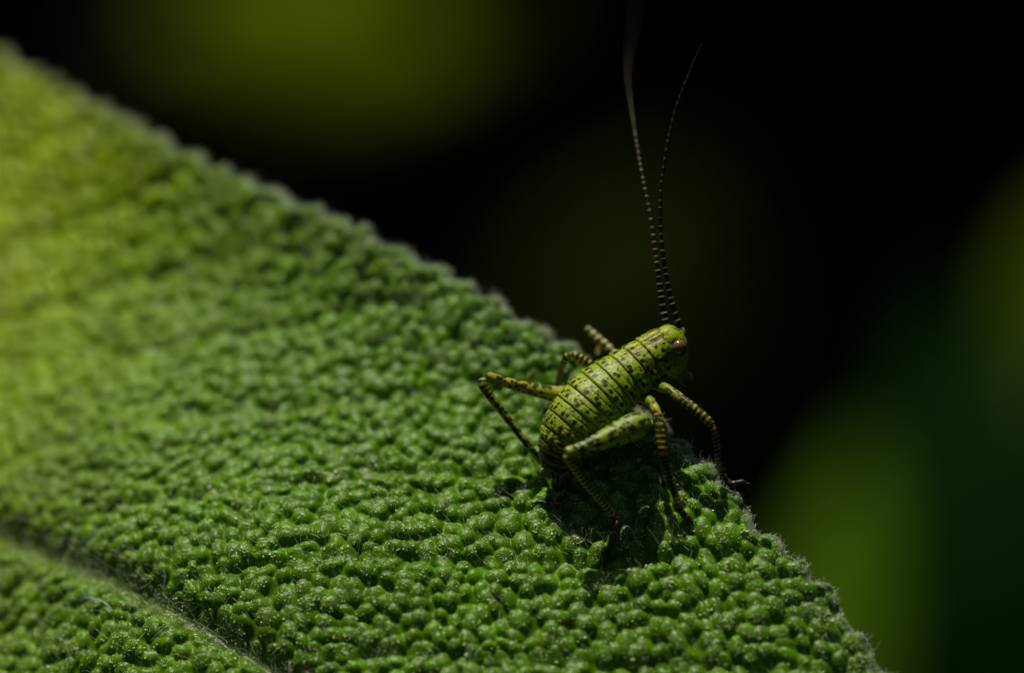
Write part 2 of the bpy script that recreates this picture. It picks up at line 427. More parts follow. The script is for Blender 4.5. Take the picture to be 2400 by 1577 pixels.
# hairs of the leaf
def hair_mesh(root, dirv, length, rad, bend, lev=3):
    n = len(root); d = dirv / np.linalg.norm(dirv, axis=1)[:, None]
    side = np.cross(d, rng.normal(size=(n, 3))); side /= np.linalg.norm(side, axis=1)[:, None]; s2 = np.cross(d, side)
    V_ = []
    for k in range(lev):
        f = k / lev; c = root + d * (length * f)[:, None] + bend * (length * f * f)[:, None]
        r = (rad * (1 - .75 * f))[:, None]
        for ang in (0, 2.0944, 4.18879): V_.append(c + r * (math.cos(ang) * side + math.sin(ang) * s2))
    V_.append(root + d * length[:, None] + bend * length[:, None])
    m = 3 * lev + 1; vv = np.stack(V_, 1).reshape(-1, 3)
    q = []; 
    for k in range(lev - 1):
        for j in range(3): q.append((k * 3 + j, k * 3 + (j + 1) % 3, (k + 1) * 3 + (j + 1) % 3, (k + 1) * 3 + j))
    t = [((lev - 1) * 3 + j, (lev - 1) * 3 + (j + 1) % 3, 3 * lev) for j in range(3)]
    off = (np.arange(n) * m)[:, None, None]
    return vv, [(np.array(q)[None] + off).reshape(-1, 4), (np.array(t)[None] + off).reshape(-1, 3)]
NRM = W(LN)
def surf(a, b):
    t = np.where(b >= mid_b(a), (b - mid_b(a)) / (up_edge(a) - mid_b(a)), -(b - mid_b(a)) / (low_edge(a) - mid_b(a)))
    h, r, dome, ve, dm = leaf_top(a, b, t); return LP(a, b, h), dome, t
def scatter(density, sparse):
    """points per mm2 on the leaf, thinning smoothly towards the base, the tip and the far half"""
    n = int(density * 60 * 23); a = rng.uniform(-35, 25, n); b = rng.uniform(-17.4, 5.6, n)
    ramp_ = smooth01((a + 15) / 14) * smooth01((21 - a) / 7) * smooth01((b + 15) / 6)
    ok = (rng.random(n) < sparse + (1 - sparse) * ramp_) & (b < up_edge(a) - .04) & (b > low_edge(a) + .04)
    return a[ok], b[ok]
def leaf_hairs():
    a, b = scatter(68, .10)
    p, dome, t = surf(a, b); k = rng.random(len(a)) < .35 + .65 * dome; p = p[k]; n = len(p)
    lean = W((-.15, .25, -.1))
    d = NRM + lean + rng.normal(size=(n, 3)) * .38
    big = rng.random(n) < .36
    ln = np.where(big, rng.uniform(.18, .46, n), rng.gamma(4, .035, n) + .05)
    v, f = hair_mesh(p - NRM * .01, d, ln, np.where(big, rng.uniform(.005, .0095, n), rng.uniform(.0025, .0045, n)), rng.normal(size=(n, 3)) * .22)
    mesh_object('leaf_hair', v, f, M_HAIR, LEAF, kind='stuff')
    # white felt on the margin
    n = 8000; a = rng.uniform(-24, 20, n)
    ang = rng.uniform(0, 2.2, n)
    lift = np.interp(a, a_s, HT[:, -1])
    p = LP(a, up_edge(a) + .13 * np.sin(ang) - .02, lift - .13 * (1 - np.cos(ang)))
    inner = rng.random(n) < .25
    p2, dome2, _ = surf(a, up_edge(a) - np.abs(rng.normal(size=n)) * .30 - .01)
    p = np.where(inner[:, None], p2, p); ang = np.where(inner, rng.uniform(0, .8, n), ang)
    out = W(L2)
    d = out * np.sin(ang)[:, None] + NRM * np.cos(ang)[:, None] + rng.normal(size=(n, 3)) * .75
    v, f = hair_mesh(p, d, rng.gamma(4, .017, n) + .025, rng.uniform(.004, .008, n), rng.normal(size=(n, 3)) * .45)
    mesh_object('margin_felt', v, f, M_HAIR, LEAF, kind='stuff')
    # wool along the midrib
    n = 800; a = rng.normal(size=n) * 6 - 1; b = mid_b(a) + rng.normal(size=n) * .42
    p, _, _ = surf(a, b)
    d = NRM * .5 + W(L1) * rng.normal(size=n)[:, None] * .9 + W(L2) * rng.normal(size=n)[:, None] * .6
    v, f = hair_mesh(p - NRM * .01, d, rng.gamma(4, .08, n) + .1, rng.uniform(.003, .0055, n), rng.normal(size=(n, 3)) * .5 - NRM * .25, 5)
    mesh_object('midrib_wool', v, f, M_HAIR, LEAF, kind='stuff')
    # resin glands: tiny beads on the pebbles, sparkle partly put into their pale colour
    a, b = scatter(250, .05)
    p, dome, t = surf(a, b); p = p[rng.random(len(p)) < dome ** 1.5]; n = len(p)
    r = rng.gamma(2.2, .0052, n) + .006
    iv = np.array([(1, 0, 0), (-1, 0, 0), (0, 1, 0), (0, -1, 0), (0, 0, 1), (0, 0, -1)], float)
    it = np.array([(0, 2, 4), (2, 1, 4), (1, 3, 4), (3, 0, 4), (2, 0, 5), (1, 2, 5), (3, 1, 5), (0, 3, 5)])
    rot = rng.normal(size=(n, 3, 3)); rot = np.linalg.qr(rot)[0]; rot *= np.sign(np.linalg.det(rot))[:, None, None]
    v = (p[:, None] + r[:, None, None] * (iv[None] @ rot)).reshape(-1, 3); f = (it[None] + (np.arange(n) * 6)[:, None, None]).reshape(-1, 3)
    mesh_object('resin_gland', v, [f], M_GLAND, LEAF, kind='stuff')
leaf_hairs()

# ------------------------------------------------------------------ the bush cricket nymph
YEL = np.array([.32, .41, .012]); GRN = np.array([.15, .31, .012]); BLK = np.array([.010, .007, .005]); BRN = np.array([.055, .035, .020])
AMB = np.array([.30, .25, .020]); PALE = np.array([.55, .52, .16])
def cricket():
    feet = leaf_d(1423, 1292)
    root_v = V(1420, 1210, leaf_d(1420, 1210))
    root = thing('bush_cricket', 'small yellow-green bush cricket nymph with black speckles and long ringed antennae', 'insect', W(root_v))
    sp = Soup()
    # ---- trunk: abdomen + thorax, swept from tail to neck; columns px, py, depth, radius
    AX = np.array([(1281,1119,.75,.05),(1288,1107,.75,.20),(1297,1090,.75,.35),(1308,1068,.75,.50),(1322,1043,.75,.64),(1341,1013,.75,.74),(1369,978,.76,.80),
        (1403,940,.8,.79),(1441,905,.86,.71),(1476,876,.93,.62),(1506,851,1.0,.55),(1532,831,1.06,.50),(1554,815,1.1,.48),(1570,805,1.13,.40),(1576,800,1.14,.05)], float)
    P = np.c_[W(V(AX[:, 0], AX[:, 1], AX[:, 2])), AX[:, 3]]
    C, s = resample(P, .013); R = C[:, 3]; C = C[:, :3]; Ltot = s[-1]
    D0 = W((-.36, .50, -.79))
    nv = 380; T, N, B = frames(C, D0)
    # keep the back turned the same way along the whole body
    N = D0[None] - T * (T @ D0)[:, None]; N /= np.linalg.norm(N, axis=1)[:, None]; B = np.cross(T, N)
    th = np.linspace(-np.pi, np.pi, nv, endpoint=False); TH, SS = np.meshgrid(th, s)
    axs = np.concatenate([[0], np.cumsum(np.linalg.norm(np.diff(P[:, :3], axis=0), axis=1))]); axs *= Ltot / axs[-1]
    def at(px): return float(np.interp(px, AX[:, 0], axs))
    seams = np.array([at(q) for q in (1290, 1297, 1306, 1317, 1331, 1348, 1368, 1390, 1414, 1440, 1467, 1494, 1520)] + [at(1569)])
    k = np.clip(np.searchsorted(seams, SS + .035 * np.cos(TH * 2) * 0 , side='right') - 1, -1, len(seams) - 2)
    wav = SS + .03 * np.sin(TH * 3 + 1.0) * .3
    k = np.clip(np.searchsorted(seams, wav, side='right') - 1, -1, len(seams) - 2)
    lo = np.where(k < 0, 0, seams[np.maximum(k, 0)]); hi = np.where(k < 0, seams[0], seams[np.maximum(k, 0) + 1])
    fr = np.clip((wav - lo) / (hi - lo), 0, 1)
    ca = np.cos(TH)
    shape = np.where(ca > 0, 1 + .03 * ca, 1 - .20 * ca ** 2)
    roundedge = 1 - np.exp(-fr * (hi - lo) / .022)
    step = (.050 * (1 - fr) * roundedge - .018 * np.exp(-(hi - wav) / .03))
    thor = smooth01((SS - at(1462)) / .25)
    crease = np.exp(-((fr - .52 - .05 * np.sin(TH * 2)) / .055) ** 2) * smooth01((np.abs(TH) - .15) / .3) * (1 - .7 * thor)
    step = step - .016 * crease
    # folds and dimples
    dents = .012 * (fbm(SS * 7 + 5, TH * 4 + 9, 61, 3) - .45)
    ridge = .02 * np.exp(-((np.abs(TH) - 1.35) / .16) ** 2) * np.sin(np.pi * fr)
    keel = thor * .025 * np.exp(-(TH / .12) ** 2)
    # wing-bud lobes on the flanks of the thorax and the free lower rim of the pronotum
    lob = thor * .075 * np.exp(-((np.abs(TH) - 1.62) / .20) ** 2) * np.sin(np.pi * np.clip(fr, 0, 1)) ** .7
    under = thor * -.13 * smooth01((np.abs(TH) - 1.85) / .25)
    RR = R[:, None] * shape * (1 + under) + (step * np.minimum(1, R[:, None] / .35)) * smooth01((2.2 - np.abs(TH)) / .5) + dents + ridge + keel + lob
    v = C[:, None] + RR[..., None] * (np.cos(TH)[..., None] * N[:, None] + np.sin(TH)[..., None] * B[:, None])
    # colour
    n1 = fbm(SS * 9, TH * 6 + 20, 71, 3); n2 = fbm(SS * 26 + 3, TH * 18 + 20, 72, 2)
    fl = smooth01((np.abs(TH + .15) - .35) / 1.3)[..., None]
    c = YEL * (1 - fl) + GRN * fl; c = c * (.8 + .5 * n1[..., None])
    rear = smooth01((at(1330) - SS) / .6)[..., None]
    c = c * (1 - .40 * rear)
    dark = np.zeros_like(SS)
    ringdist = wav - seams[0]
    # dark fold just behind each plate's rear edge
    behind = np.where(k + 1 < len(seams), (hi - wav), 9)
    dark = np.maximum(dark, .93 * smooth01((.030 + .045 * (n1 - .42) - behind) / .020) * smooth01((2.0 - np.abs(TH)) / .4))
    dark = np.maximum(dark, .40 * crease * smooth01((2.0 - np.abs(TH)) / .4))
    # smudges on the back behind the folds
    sm = np.exp(-((TH - .05) / .33) ** 2) * smooth01((fr - .58) / .3) * (n2 > .40) * (1 - thor * .6)
    dark = np.maximum(dark, .62 * sm * smooth01((n2 - .38) / .1))
    dark = np.maximum(dark, .55 * smooth01((n2 - .55) / .08) * (np.abs(TH) < 2.0))
    arc = TH * R[:, None]
    def dot(s0, t0, r0, amt=1.0):
        i0, i1 = np.searchsorted(s, (s0 - r0 * 1.6, s0 + r0 * 1.6)); 
        if i1 <= i0: return
        loc = R[(i0 + i1) // 2]
        dd = np.hypot(SS[i0:i1] - s0, (TH[i0:i1] - t0) * loc)
        dd = dd * (1 + .35 * (n2[i0:i1] - .4))
        dark[i0:i1] = np.maximum(dark[i0:i1], amt * smooth01((r0 * 1.18 - dd) / (r0 * .38)))
    rr = np.random.default_rng(5)
    for i in range(len(seams) - 1):
        a0, a1 = seams[i], seams[i + 1]; w = a1 - a0; loc = float(np.interp((a0 + a1) / 2, s, R))
        nd = int(np.clip(3.9 * loc / .17, 7, 20))
        for t0 in np.linspace(-1.95, 1.95, nd):
            dot(a0 + w * (.30 + rr.normal() * .07), t0 + rr.normal() * .07, rr.uniform(.044, .064))
            if rr.random() < .8: dot(a0 + w * (.66 + rr.normal() * .10), t0 + .5 * 3.9 / nd + rr.normal() * .1, rr.uniform(.022, .038), .95)
        for _ in range(int(130 * loc)): dot(a0 + w * rr.uniform(.1, .85), rr.uniform(-2.1, 2.1), rr.uniform(.012, .024), .85)
    tail = smooth01((seams[2] + .12 + .35 * (n1 - .4) - SS) / .12); dark = np.maximum(dark, .92 * tail)
    dark = np.maximum(dark, .85 * smooth01((n2 - .36) / .08) * smooth01((seams[6] - SS) / .8))
    blot = thor * smooth01((fbm(SS * 4.5 + 70, TH * 5 + 70, 75, 3) - .50) / .08) * (np.abs(TH) < 1.1); dark = np.maximum(dark, .7 * blot)
    # pale lines along the back of the thorax, pale rim of the pronotum
    pal = thor * np.exp(-((TH - .20 - .10 * np.sin(SS * 5)) / .065) ** 2) + thor * .9 * np.exp(-((TH + .32 + .06 * np.sin(SS * 6)) / .06) ** 2)
    rimp = (np.abs(SS - seams[-1] + .03) < .022) * 1.0
    c = c * (1 - dark[..., None]) + (BLK * .7 + BRN * .3) * dark[..., None]
    pal = np.clip(np.maximum(pal, rimp * .7), 0, 1)[..., None]
    c = c * (1 - .85 * pal) + PALE * .85 * pal
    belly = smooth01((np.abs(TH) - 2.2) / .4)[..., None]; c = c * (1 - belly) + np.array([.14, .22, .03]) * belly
    ns = len(s); vv = np.vstack([v.reshape(-1, 3), C[0], C[-1]]); kk = np.arange(nv); k2 = (kk + 1) % nv
    f = [grid_quads(ns, nv, wrap=True), np.stack([np.full(nv, ns * nv), k2, kk], -1), np.stack([np.full(nv, ns * nv + 1), (ns - 1) * nv + kk, (ns - 1) * nv + k2], -1)]
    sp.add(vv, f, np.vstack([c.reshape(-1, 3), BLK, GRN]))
    Aax = T[-200]; Rv = np.cross(Aax, D0); Rv /= np.linalg.norm(Rv)           # the cricket's right-hand side
    # ---- head: an egg hanging from the neck, brow up, mouth down
    hc = W(V(1574, 828, 1.28)); hd = W((.26, -.70, .66)); hd /= np.linalg.norm(hd)
    nh = 150; u = np.linspace(-1, 1, nh); prof = np.interp(u, [-1, -.96, -.85, -.6, -.3, 0, .3, .55, .75, .9, .97, 1.0], [.03, .16, .30, .41, .45, .43, .375, .31, .25, .18, .11, .02])
    prof = np.convolve(np.pad(prof, 6, mode='edge'), np.ones(13) / 13, 'valid'); prof[0] = .02; prof[-1] = .02
    Ch = hc[None] + hd[None] * (u * .80)[:, None]
    ref = Aax - hd * (Aax @ hd); ref /= np.linalg.norm(ref)
    vh, fh, thh = tube(Ch, prof, 120, ref, .92)
    UH, TTH = np.meshgrid(u, thh, indexing='ij')
    nz = fbm(UH * 8 + 30, TTH * 5 + 30, 81, 3)
    ch = (np.array([.22, .36, .022]) * (.8 + .5 * nz)[..., None])
    top = smooth01((-.35 - UH) / .35)[..., None]; ch = ch * (1 - top) + YEL * top
    dk = np.zeros_like(UH)
    for _ in range(120):
        u0, t0, r0 = rr.uniform(-.9, .85), rr.uniform(0, 6.28), rr.uniform(.016, .034)
        dd = np.hypot((UH - u0) * .66, np.angle(np.exp(1j * (TTH - t0))) * .4); dk = np.maximum(dk, .9 * smooth01((r0 * 1.2 - dd) / (r0 * .4)))
    dk = np.maximum(dk, .7 * smooth01((fbm(UH * 7 + 3, TTH * 3 + 3, 84, 3) - .50) / .06) * (UH < -.2))
    mouth = smooth01((UH - .55) / .3); dk = np.maximum(dk, .45 * mouth * (nz > .42))
    ch = ch * (1 - dk[..., None]) + BLK * dk[..., None]
    sp.add(vh, fh, np.vstack([ch.reshape(-1, 3), YEL, BLK]))
    # dark stripe from the eye to the pronotum, brow knobs, jaws and palps
    def limb(pts, col_fn, nv=28, step=.012, ref=None, asp=1.0):
        pts = np.asarray(pts, float); Q = np.c_[W(V(pts[:, 0], pts[:, 1], pts[:, 2])), pts[:, 3]]
        C, ss = resample(Q, step); rad = np.maximum(C[:, 3], .004); C = C[:, :3]
        cap = np.minimum(1, np.sqrt(np.clip(1 - (1 - np.clip(ss / rad[0], 0, 1)) ** 2, .02, 1))); cap2 = np.minimum(1, np.sqrt(np.clip(1 - (1 - np.clip((ss[-1] - ss) / rad[-1], 0, 1)) ** 2, .02, 1)))
        rr_ = rad * cap * cap2
        v, f, th = tube(C, rr_, nv, D0 if ref is None else ref, asp)
        S2, T2 = np.meshgrid(ss, th, indexing='ij'); cc = col_fn(S2, T2, ss[-1], rr_)
        sp.add(v, f, np.vstack([cc.reshape(-1, 3), cc[0, :1], cc[-1, :1]]))
        return C, ss, rad
    plain = lambda colr: (lambda S2, T2, L, r: np.broadcast_to(np.asarray(colr), S2.shape + (3,)))
    limb([(1586,816,.72,.022),(1572,818,.72,.034),(1560,826,.68,.030),(1548,836,.60,.016)], plain(BRN * .6), step=.01)
    limb([(1557,795,1.15,.10),(1560,778,1.15,.095),(1562,764,1.17,.078),(1561,757,1.17,.065)], plain((.26, .38, .03)))
    limb([(1590,800,1.15,.10),(1597,785,1.15,.095),(1598,774,1.15,.075),(1594,767,1.15,.062)], plain((.20, .34, .03)))
    limb([(1596,868,1.6,.10),(1606,885,1.75,.085),(1614,893,1.85,.04)], plain((.12, .15, .03)))
    limb([(1600,872,1.5,.04),(1618,878,1.35,.035),(1621,892,1.3,.03)], plain((.14, .16, .03)))
    limb([(1590,880,1.5,.04),(1598,900,1.4,.035),(1606,905,1.35,.028)], plain((.14, .16, .03)))
    # ---- legs
    def leg_colour(base, bands, spots, seed, knee=None, tip_dark=0.0, stripe=0.0):
        g = np.random.default_rng(seed)
        def fn(S2, T2, L, r):
            r2 = np.asarray(r)[:, None]; x = S2 / L
            nz = fbm(S2 * 10 + seed, np.cos(T2) * 2 + 7 + np.sin(T2), 90 + seed, 3)
            c = np.asarray(base)[None, None] * (.8 + .45 * nz)[..., None]; dk = np.zeros_like(S2)
            if bands is not None:
                p, w, x0, x1 = bands
                ph = (S2 + .018 * np.sin(T2 + seed) + .022 * (nz - .4)) / p; q = np.abs(ph - np.round(ph)) * p
                m = smooth01((1.45 * w * (.7 + .6 * vnoise(np.round(ph) * 3.7 + 11, T2 * .8 + 4, seed)) - q) / (.25 * w + .004)) * ((x > x0) & (x < x1)); dk = np.maximum(dk, .93 * m)
            if spots:
                cnt, r0, x0, x1 = spots
                for _ in range(cnt):
                    s0 = g.uniform(x0, x1) * L; t0 = g.uniform(0, 2 * np.pi); rs = r0 * g.uniform(.6, 1.25)
                    dd = np.hypot(S2 - s0, np.angle(np.exp(1j * (T2 - t0))) * np.maximum(r2, .03)); dk = np.maximum(dk, .93 * smooth01((rs * 1.2 - dd) / (rs * .4)))
            if stripe:
                for sd in (-1, 1):
                    q = np.abs(S2 + sd * np.angle(np.exp(1j * (T2 - stripe))) * r2 * .9); ph = q / .085; z = np.abs(ph - np.round(ph)) * .085
                    near = np.abs(np.angle(np.exp(1j * (T2 - stripe)))) < 1.0
                    side = np.sign(np.angle(np.exp(1j * (T2 - stripe)))) == sd
                    dk = np.maximum(dk, .85 * smooth01((.022 - z) / .012) * near * side * (x > .12) * (x < .8) * (nz > .36))
            if knee: dk = np.maximum(dk, .9 * smooth01((x - knee) / .03) * (np.sin(T2 * 2 + 1) > -.4))
            dk = np.maximum(dk, tip_dark * smooth01((x - .55) / .4))
            return c * (1 - dk[..., None]) + BLK * dk[..., None]
        return fn
    YG = np.array([.35, .34, .018]); DG = np.array([.25, .33, .020]); TIB = np.array([.31, .26, .020]); TAR = np.array([.17, .105, .045])
    def tarsus(pts, seed): limb([(p[0], p[1], p[2], p[3] * 1.2) for p in pts], leg_colour(TAR, (.17, .052, 0, 1), None, seed, tip_dark=.85), step=.008, nv=20)  # tarsi and tips darkened in colour for the shadow at the feet
    def claws(px, py, d, ux, uy):
        for sgn in (-1, 1):
            limb([(px, py, d, .022), (px + ux * 9 - sgn * uy * 5, py + uy * 9 + sgn * ux * 5, d, .014), (px + ux * 15 - sgn * uy * 5, py + uy * 15 + sgn * ux * 5 + 5, d + .02, .005)], plain(BLK * 1.3), step=.006, nv=10)
    # right fore leg, foot on the felted margin
    d1 = leaf_d(1692, 1124)
    limb([(1520,893,1.15,.13),(1548,905,.75,.13),(1566,912,.50,.115),(1572,916,.45,.11)], leg_colour(DG * .8, None, (10, .03, .2, 1), 1))
    limb([(1562,909,.52,.09),(1580,922,.40,.115),(1610,945,.25,.12),(1640,968,.16,.115),(1660,987,.12,.105),(1669,999,.12,.085)], leg_colour(YG, (.135, .034, .30, 1), (60, .046, 0, .75), 2, knee=.93))
    limb([(1665,992,.12,.075),(1673,1010,.13,.085),(1679,1040,.2,.085),(1683,1070,.27,.085),(1690,1104,d1 - .14,.085),(1695,1115,d1 - .13,.07)], leg_colour(TIB, (.098, .030, 0, 1), None, 3))
    tarsus([(1691,1108,d1 - .13,.065),(1702,1124,d1 - .10,.062),(1712,1133,d1 - .09,.068),(1722,1132,d1 - .10,.055),(1738,1129,d1 - .10,.05),(1748,1131,d1 - .08,.042)], 4); claws(1748, 1132, d1 - .08, .75, .66)
    # right middle leg
    d2 = leaf_d(1607, 1212)
    limb([(1498,925,1.0,.13),(1520,938,.55,.13),(1532,950,.30,.11)], leg_colour(DG * .8, None, (10, .03, .2, 1), 6))
    limb([(1529,944,.28,.09),(1537,962,.12,.115),(1545,1000,.0,.125),(1550,1036,-.04,.125),(1554,1058,-.05,.115),(1556,1072,-.04,.085)], leg_colour(YG, (.135, .036, .28, 1), (40, .044, 0, .6), 7, knee=.95))
    limb([(1553,1062,-.03,.08),(1560,1088,.02,.088),(1571,1126,.10,.085),(1583,1160,.16,.085),(1594,1190,d2 - .2,.082),(1597,1198,d2 - .16,.065)], leg_colour(TIB * .8, (.100, .034, 0, 1), None, 8))
    tarsus([(1594,1192,d2 - .15,.066),(1601,1204,d2 - .1,.07),(1608,1210,d2 - .08,.062),(1617,1218,d2 - .08,.05),(1623,1224,d2 - .06,.04)], 9); claws(1622, 1223, d2 - .06, .8, .6)
    # right hind leg, raised knee towards the viewer
    d3 = leaf_d(1441, 1220); d4 = leaf_d(1425, 1290)
    limb([(1470,990,.8,.16),(1500,992,.5,.17),(1512,990,.28,.15)], leg_colour(DG * .8, None, (10, .03, .2, 1), 10))
    limb([(1516,984,.20,.16),(1506,989,.10,.275),(1490,997,-.03,.325),(1465,1008,-.13,.325),(1435,1021,-.26,.28),(1405,1034,-.38,.225),(1375,1045,-.50,.170),(1350,1054,-.58,.140),(1333,1059,-.64,.140),(1322,1063,-.67,.115)],
         leg_colour(DG * 1.05, None, (230, .054, .03, .90), 11, knee=.955, stripe=.9), nv=64, ref=D0, asp=.95)
    limb([(1326,1062,-.66,.115),(1332,1074,-.62,.105),(1348,1100,-.48,.092),(1378,1140,-.22,.09),(1408,1174,.02,.088),(1430,1200,d3 - .32,.085),(1437,1210,d3 - .2,.07)], leg_colour(np.array([.36, .34, .025]), (.115, .030, .05, .97), None, 12))
    tarsus([(1434,1206,d3 - .2,.075),(1442,1220,d3 - .12,.075),(1441,1240,(d3 + d4) / 2 - .14,.062),(1435,1262,d4 - .12,.06),(1429,1280,d4 - .09,.055),(1424,1292,d4 - .06,.04)], 13); claws(1424, 1292, d4 - .06, -.3, .95)
    # left hind leg
    d5 = leaf_d(1318, 1140); d6 = leaf_d(1262, 1178)
    limb([(1400,950,1.3,.15),(1375,940,1.5,.20),(1350,932,1.55,.235),(1325,927,1.50,.225),(1290,921,1.40,.185),(1250,913,1.28,.155),(1210,903,1.16,.135),(1170,891,1.04,.122),(1148,884,.98,.130),(1134,878,.95,.115)],
         leg_colour(YG, None, (140, .064, .08, .93), 14, knee=.95), nv=56, ref=D0)
    limb([(1133,884,.95,.11),(1133,902,.92,.125),(1146,925,.95,.105),(1175,962,1.05,.092),(1210,1008,1.15,.088),(1245,1052,1.2,.085),(1270,1082,1.3,.085),(1300,1115,d5 - .25,.082),(1316,1134,d5 - .14,.07)], leg_colour(np.array([.22, .25, .03]), (.115, .020, 0, .16), (105, .060, .02, 1), 15))
    tarsus([(1312,1130,d5 - .14,.07),(1322,1146,d5 - .1,.072),(1314,1166,d6 - .30,.065),(1298,1182,d6 - .17,.068),(1284,1181,d6 - .13,.056),(1268,1176,d6 - .11,.05),(1256,1178,d6 - .07,.04)], 16); claws(1257, 1178, d6 - .07, -.8, .5)
    # left middle leg
    d7 = leaf_d(1306, 950)
    limb([(1420,890,1.4,.10),(1395,866,1.45,.11),(1372,846,1.45,.112),(1352,834,1.45,.105),(1342,832,1.45,.085)], leg_colour(YG * 1.1, (.125, .032, .35, 1), (36, .042, 0, .8), 17))
    limb([(1345,832,1.45,.085),(1333,833,1.46,.092),(1324,842,1.5,.088),(1314,870,1.8,.078),(1308,900,2.2,.074),(1306,930,d7 - .25,.07),(1306,942,d7 - .13,.06)], leg_colour(np.array([.34, .30, .022]), (.100, .024, 0, 1), None, 18))
    tarsus([(1306,938,d7 - .15,.06),(1298,950,d7 - .1,.06),(1284,956,leaf_d(1284, 956) - .09,.05),(1270,960,leaf_d(1270, 960) - .06,.035)], 19)
    # left fore leg, knee up beyond the margin, foot on the margin
    d8 = leaf_d(1385, 836)
    limb([(1475,850,1.6,.11),(1445,832,1.9,.105),(1420,808,2.2,.112),(1398,790,2.45,.115),(1382,775,2.6,.105),(1374,767,2.7,.08)], leg_colour(np.array([.33, .33, .02]), (.22, .055, .1, 1), (10, .034, 0, .7), 20, knee=.93))
    limb([(1376,769,2.70,.08),(1386,785,3.2,.082),(1400,808,3.7,.08),(1402,826,d8 + .1,.075),(1398,836,d8 - .04,.06)], leg_colour(TIB * .9, (.095, .028, 0, 1), None, 21))
    tarsus([(1400,832,d8 - .03,.06),(1392,838,d8 - .08,.06),(1380,842,leaf_d(1380, 842) - .08,.05),(1368,846,leaf_d(1368, 846) - .06,.035)], 22)
    # cerci at the tail
    limb([(1288,1100,.6,.05),(1272,1100,.55,.04),(1264,1108,.52,.012)], plain((.20, .20, .12)), step=.008, nv=14)
    limb([(1300,1104,.45,.055),(1304,1116,.36,.045),(1303,1128,.32,.014)], plain((.05, .05, .03)), step=.008, nv=14)
    limb([(1296,1100,.6,.10),(1300,1118,.62,.08),(1309,1130,.68,.03)], plain(BLK * 2), step=.008, nv=16)
    body = sp.build('body', M_CUT, root)
    # ---- bristles on the legs (fine, uncountable)
    allv = np.vstack(sp.v[-60:]); 
    start = ns * nv + 2 + len(vh)
    me = body.data; nrm = np.zeros(len(me.vertices) * 3, np.float32); me.vertices.foreach_get('normal', nrm); nrm = nrm.reshape(-1, 3)
    co = np.vstack(sp.v); idx = rng.choice(np.arange(start, len(co)), 900, replace=False)
    v, f = hair_mesh(co[idx], nrm[idx] + rng.normal(size=(900, 3)) * .35, rng.uniform(.03, .075, 900), np.full(900, .0032), rng.normal(size=(900, 3)) * .1)
    mb, ntb, bb = material('bristle'); bb.inputs['Base Color'].default_value = (.03, .025, .015, 1); bb.inputs['Roughness'].default_value = .4
    mesh_object('bristle', v, f, mb, root, kind='stuff')
    # ---- eyes
    def eye(cx, ax, long_ax, name_label=None):
        nr, nc = 40, 56; ph = np.linspace(0, np.pi, nr); tt_ = np.linspace(0, 2 * np.pi, nc, endpoint=False)
        PH, TT_ = np.meshgrid(ph, tt_, indexing='ij'); z = ax / np.linalg.norm(ax); y = long_ax - z * (long_ax @ z); y /= np.linalg.norm(y); x = np.cross(y, z)
        v = cx + (.195 * np.sin(PH) * np.cos(TT_))[..., None] * x + (.225 * np.sin(PH) * np.sin(TT_))[..., None] * y + (.170 * np.cos(PH))[..., None] * z
        g = .5 - .5 * np.sin(PH) * np.sin(TT_)
        c = np.array([.19, .105, .045]) * (1 - g[..., None]) + np.array([.075, .038, .015]) * g[..., None]
        return mesh_object('eye', v.reshape(-1, 3), grid_quads(nr, nc, wrap=True, flip=True), M_EYE, root, color=c.reshape(-1, 3))
    eye(W(V(1592, 816, .74)), Rv, -hd)
    e2 = W(V(1592, 816, .74)) - hc; eye(hc + e2 - 1.72 * Rv * (e2 @ Rv) + hd * .10, -Rv, -hd)
    # ---- antennae
    def antenna(pts, period, seed):
        pts = np.asarray(pts, float); Q = np.c_[W(V(pts[:, 0], pts[:, 1], pts[:, 2])), pts[:, 3]]
        C, ss = resample(Q, .011); rad = C[:, 3].copy(); C = C[:, :3]
        g = np.random.default_rng(seed); b = [0.0]
        while b[-1] < ss[-1]: b.append(b[-1] + period * g.uniform(.75, 1.3))
        b = np.array(b); i = np.searchsorted(b, ss, side='right') - 1; u = ss - b[i]; w = np.diff(np.r_[b, b[-1] + 1])[i]
        ring = np.exp(-(np.minimum(u, w - u) / .02) ** 2)
        rad = rad * (1 + .16 * ring)
        pale = smooth01((.029 * g.uniform(.6, 1.5, len(b) + 1)[i] - np.minimum(u, w - u)) / .014)[:, None]
        br = g.uniform(.55, 1.2, len(b) + 1)[i][:, None]
        pale = pale * (1 - .92 * np.clip(ss / ss[-1], 0, 1) ** .6)[:, None]; c = np.array([.010, .009, .006]) * (1 - pale) + np.array([.26, .22, .12]) * br * pale
        v, f, th = tube(C, rad, 14, [0, -1, 0]); cc = np.repeat(c[:, None], 14, 1).reshape(-1, 3)
        mesh_object('antenna', v, f, M_ANT, root, color=np.vstack([cc, c[:1], c[-1:]]))
    antenna([(1561,762,1.17,.075),(1556,735,1.17,.073),(1549,690,1.15,.066),(1541,630,1.15,.053),(1532,560,1.2,.047),(1521,490,1.3,.042),(1508,425,1.5,.038),(1496,360,1.9,.034),(1485,290,2.6,.029),(1476,225,3.7,.025),(1471,170,5.1,.019),(1476,110,7.4,.014),(1484,60,9.2,.011),(1490,0,11.0,.009),(1492,-70,13,.008),(1488,-160,15,.006)], .172, 3)
    antenna([(1595,771,1.15,.072),(1585,745,1.1,.070),(1573,705,1.05,.064),(1562,650,1.0,.050),(1553,590,.96,.045),(1548,530,.94,.041),(1547,480,.92,.038),(1551,425,.92,.035),(1559,370,.92,.032),(1570,310,.92,.030),(1584,255,.92,.027),(1602,205,.92,.024),(1622,155,.95,.020),(1644,105,1.0,.012)], .178, 4)
    return root
cricket()

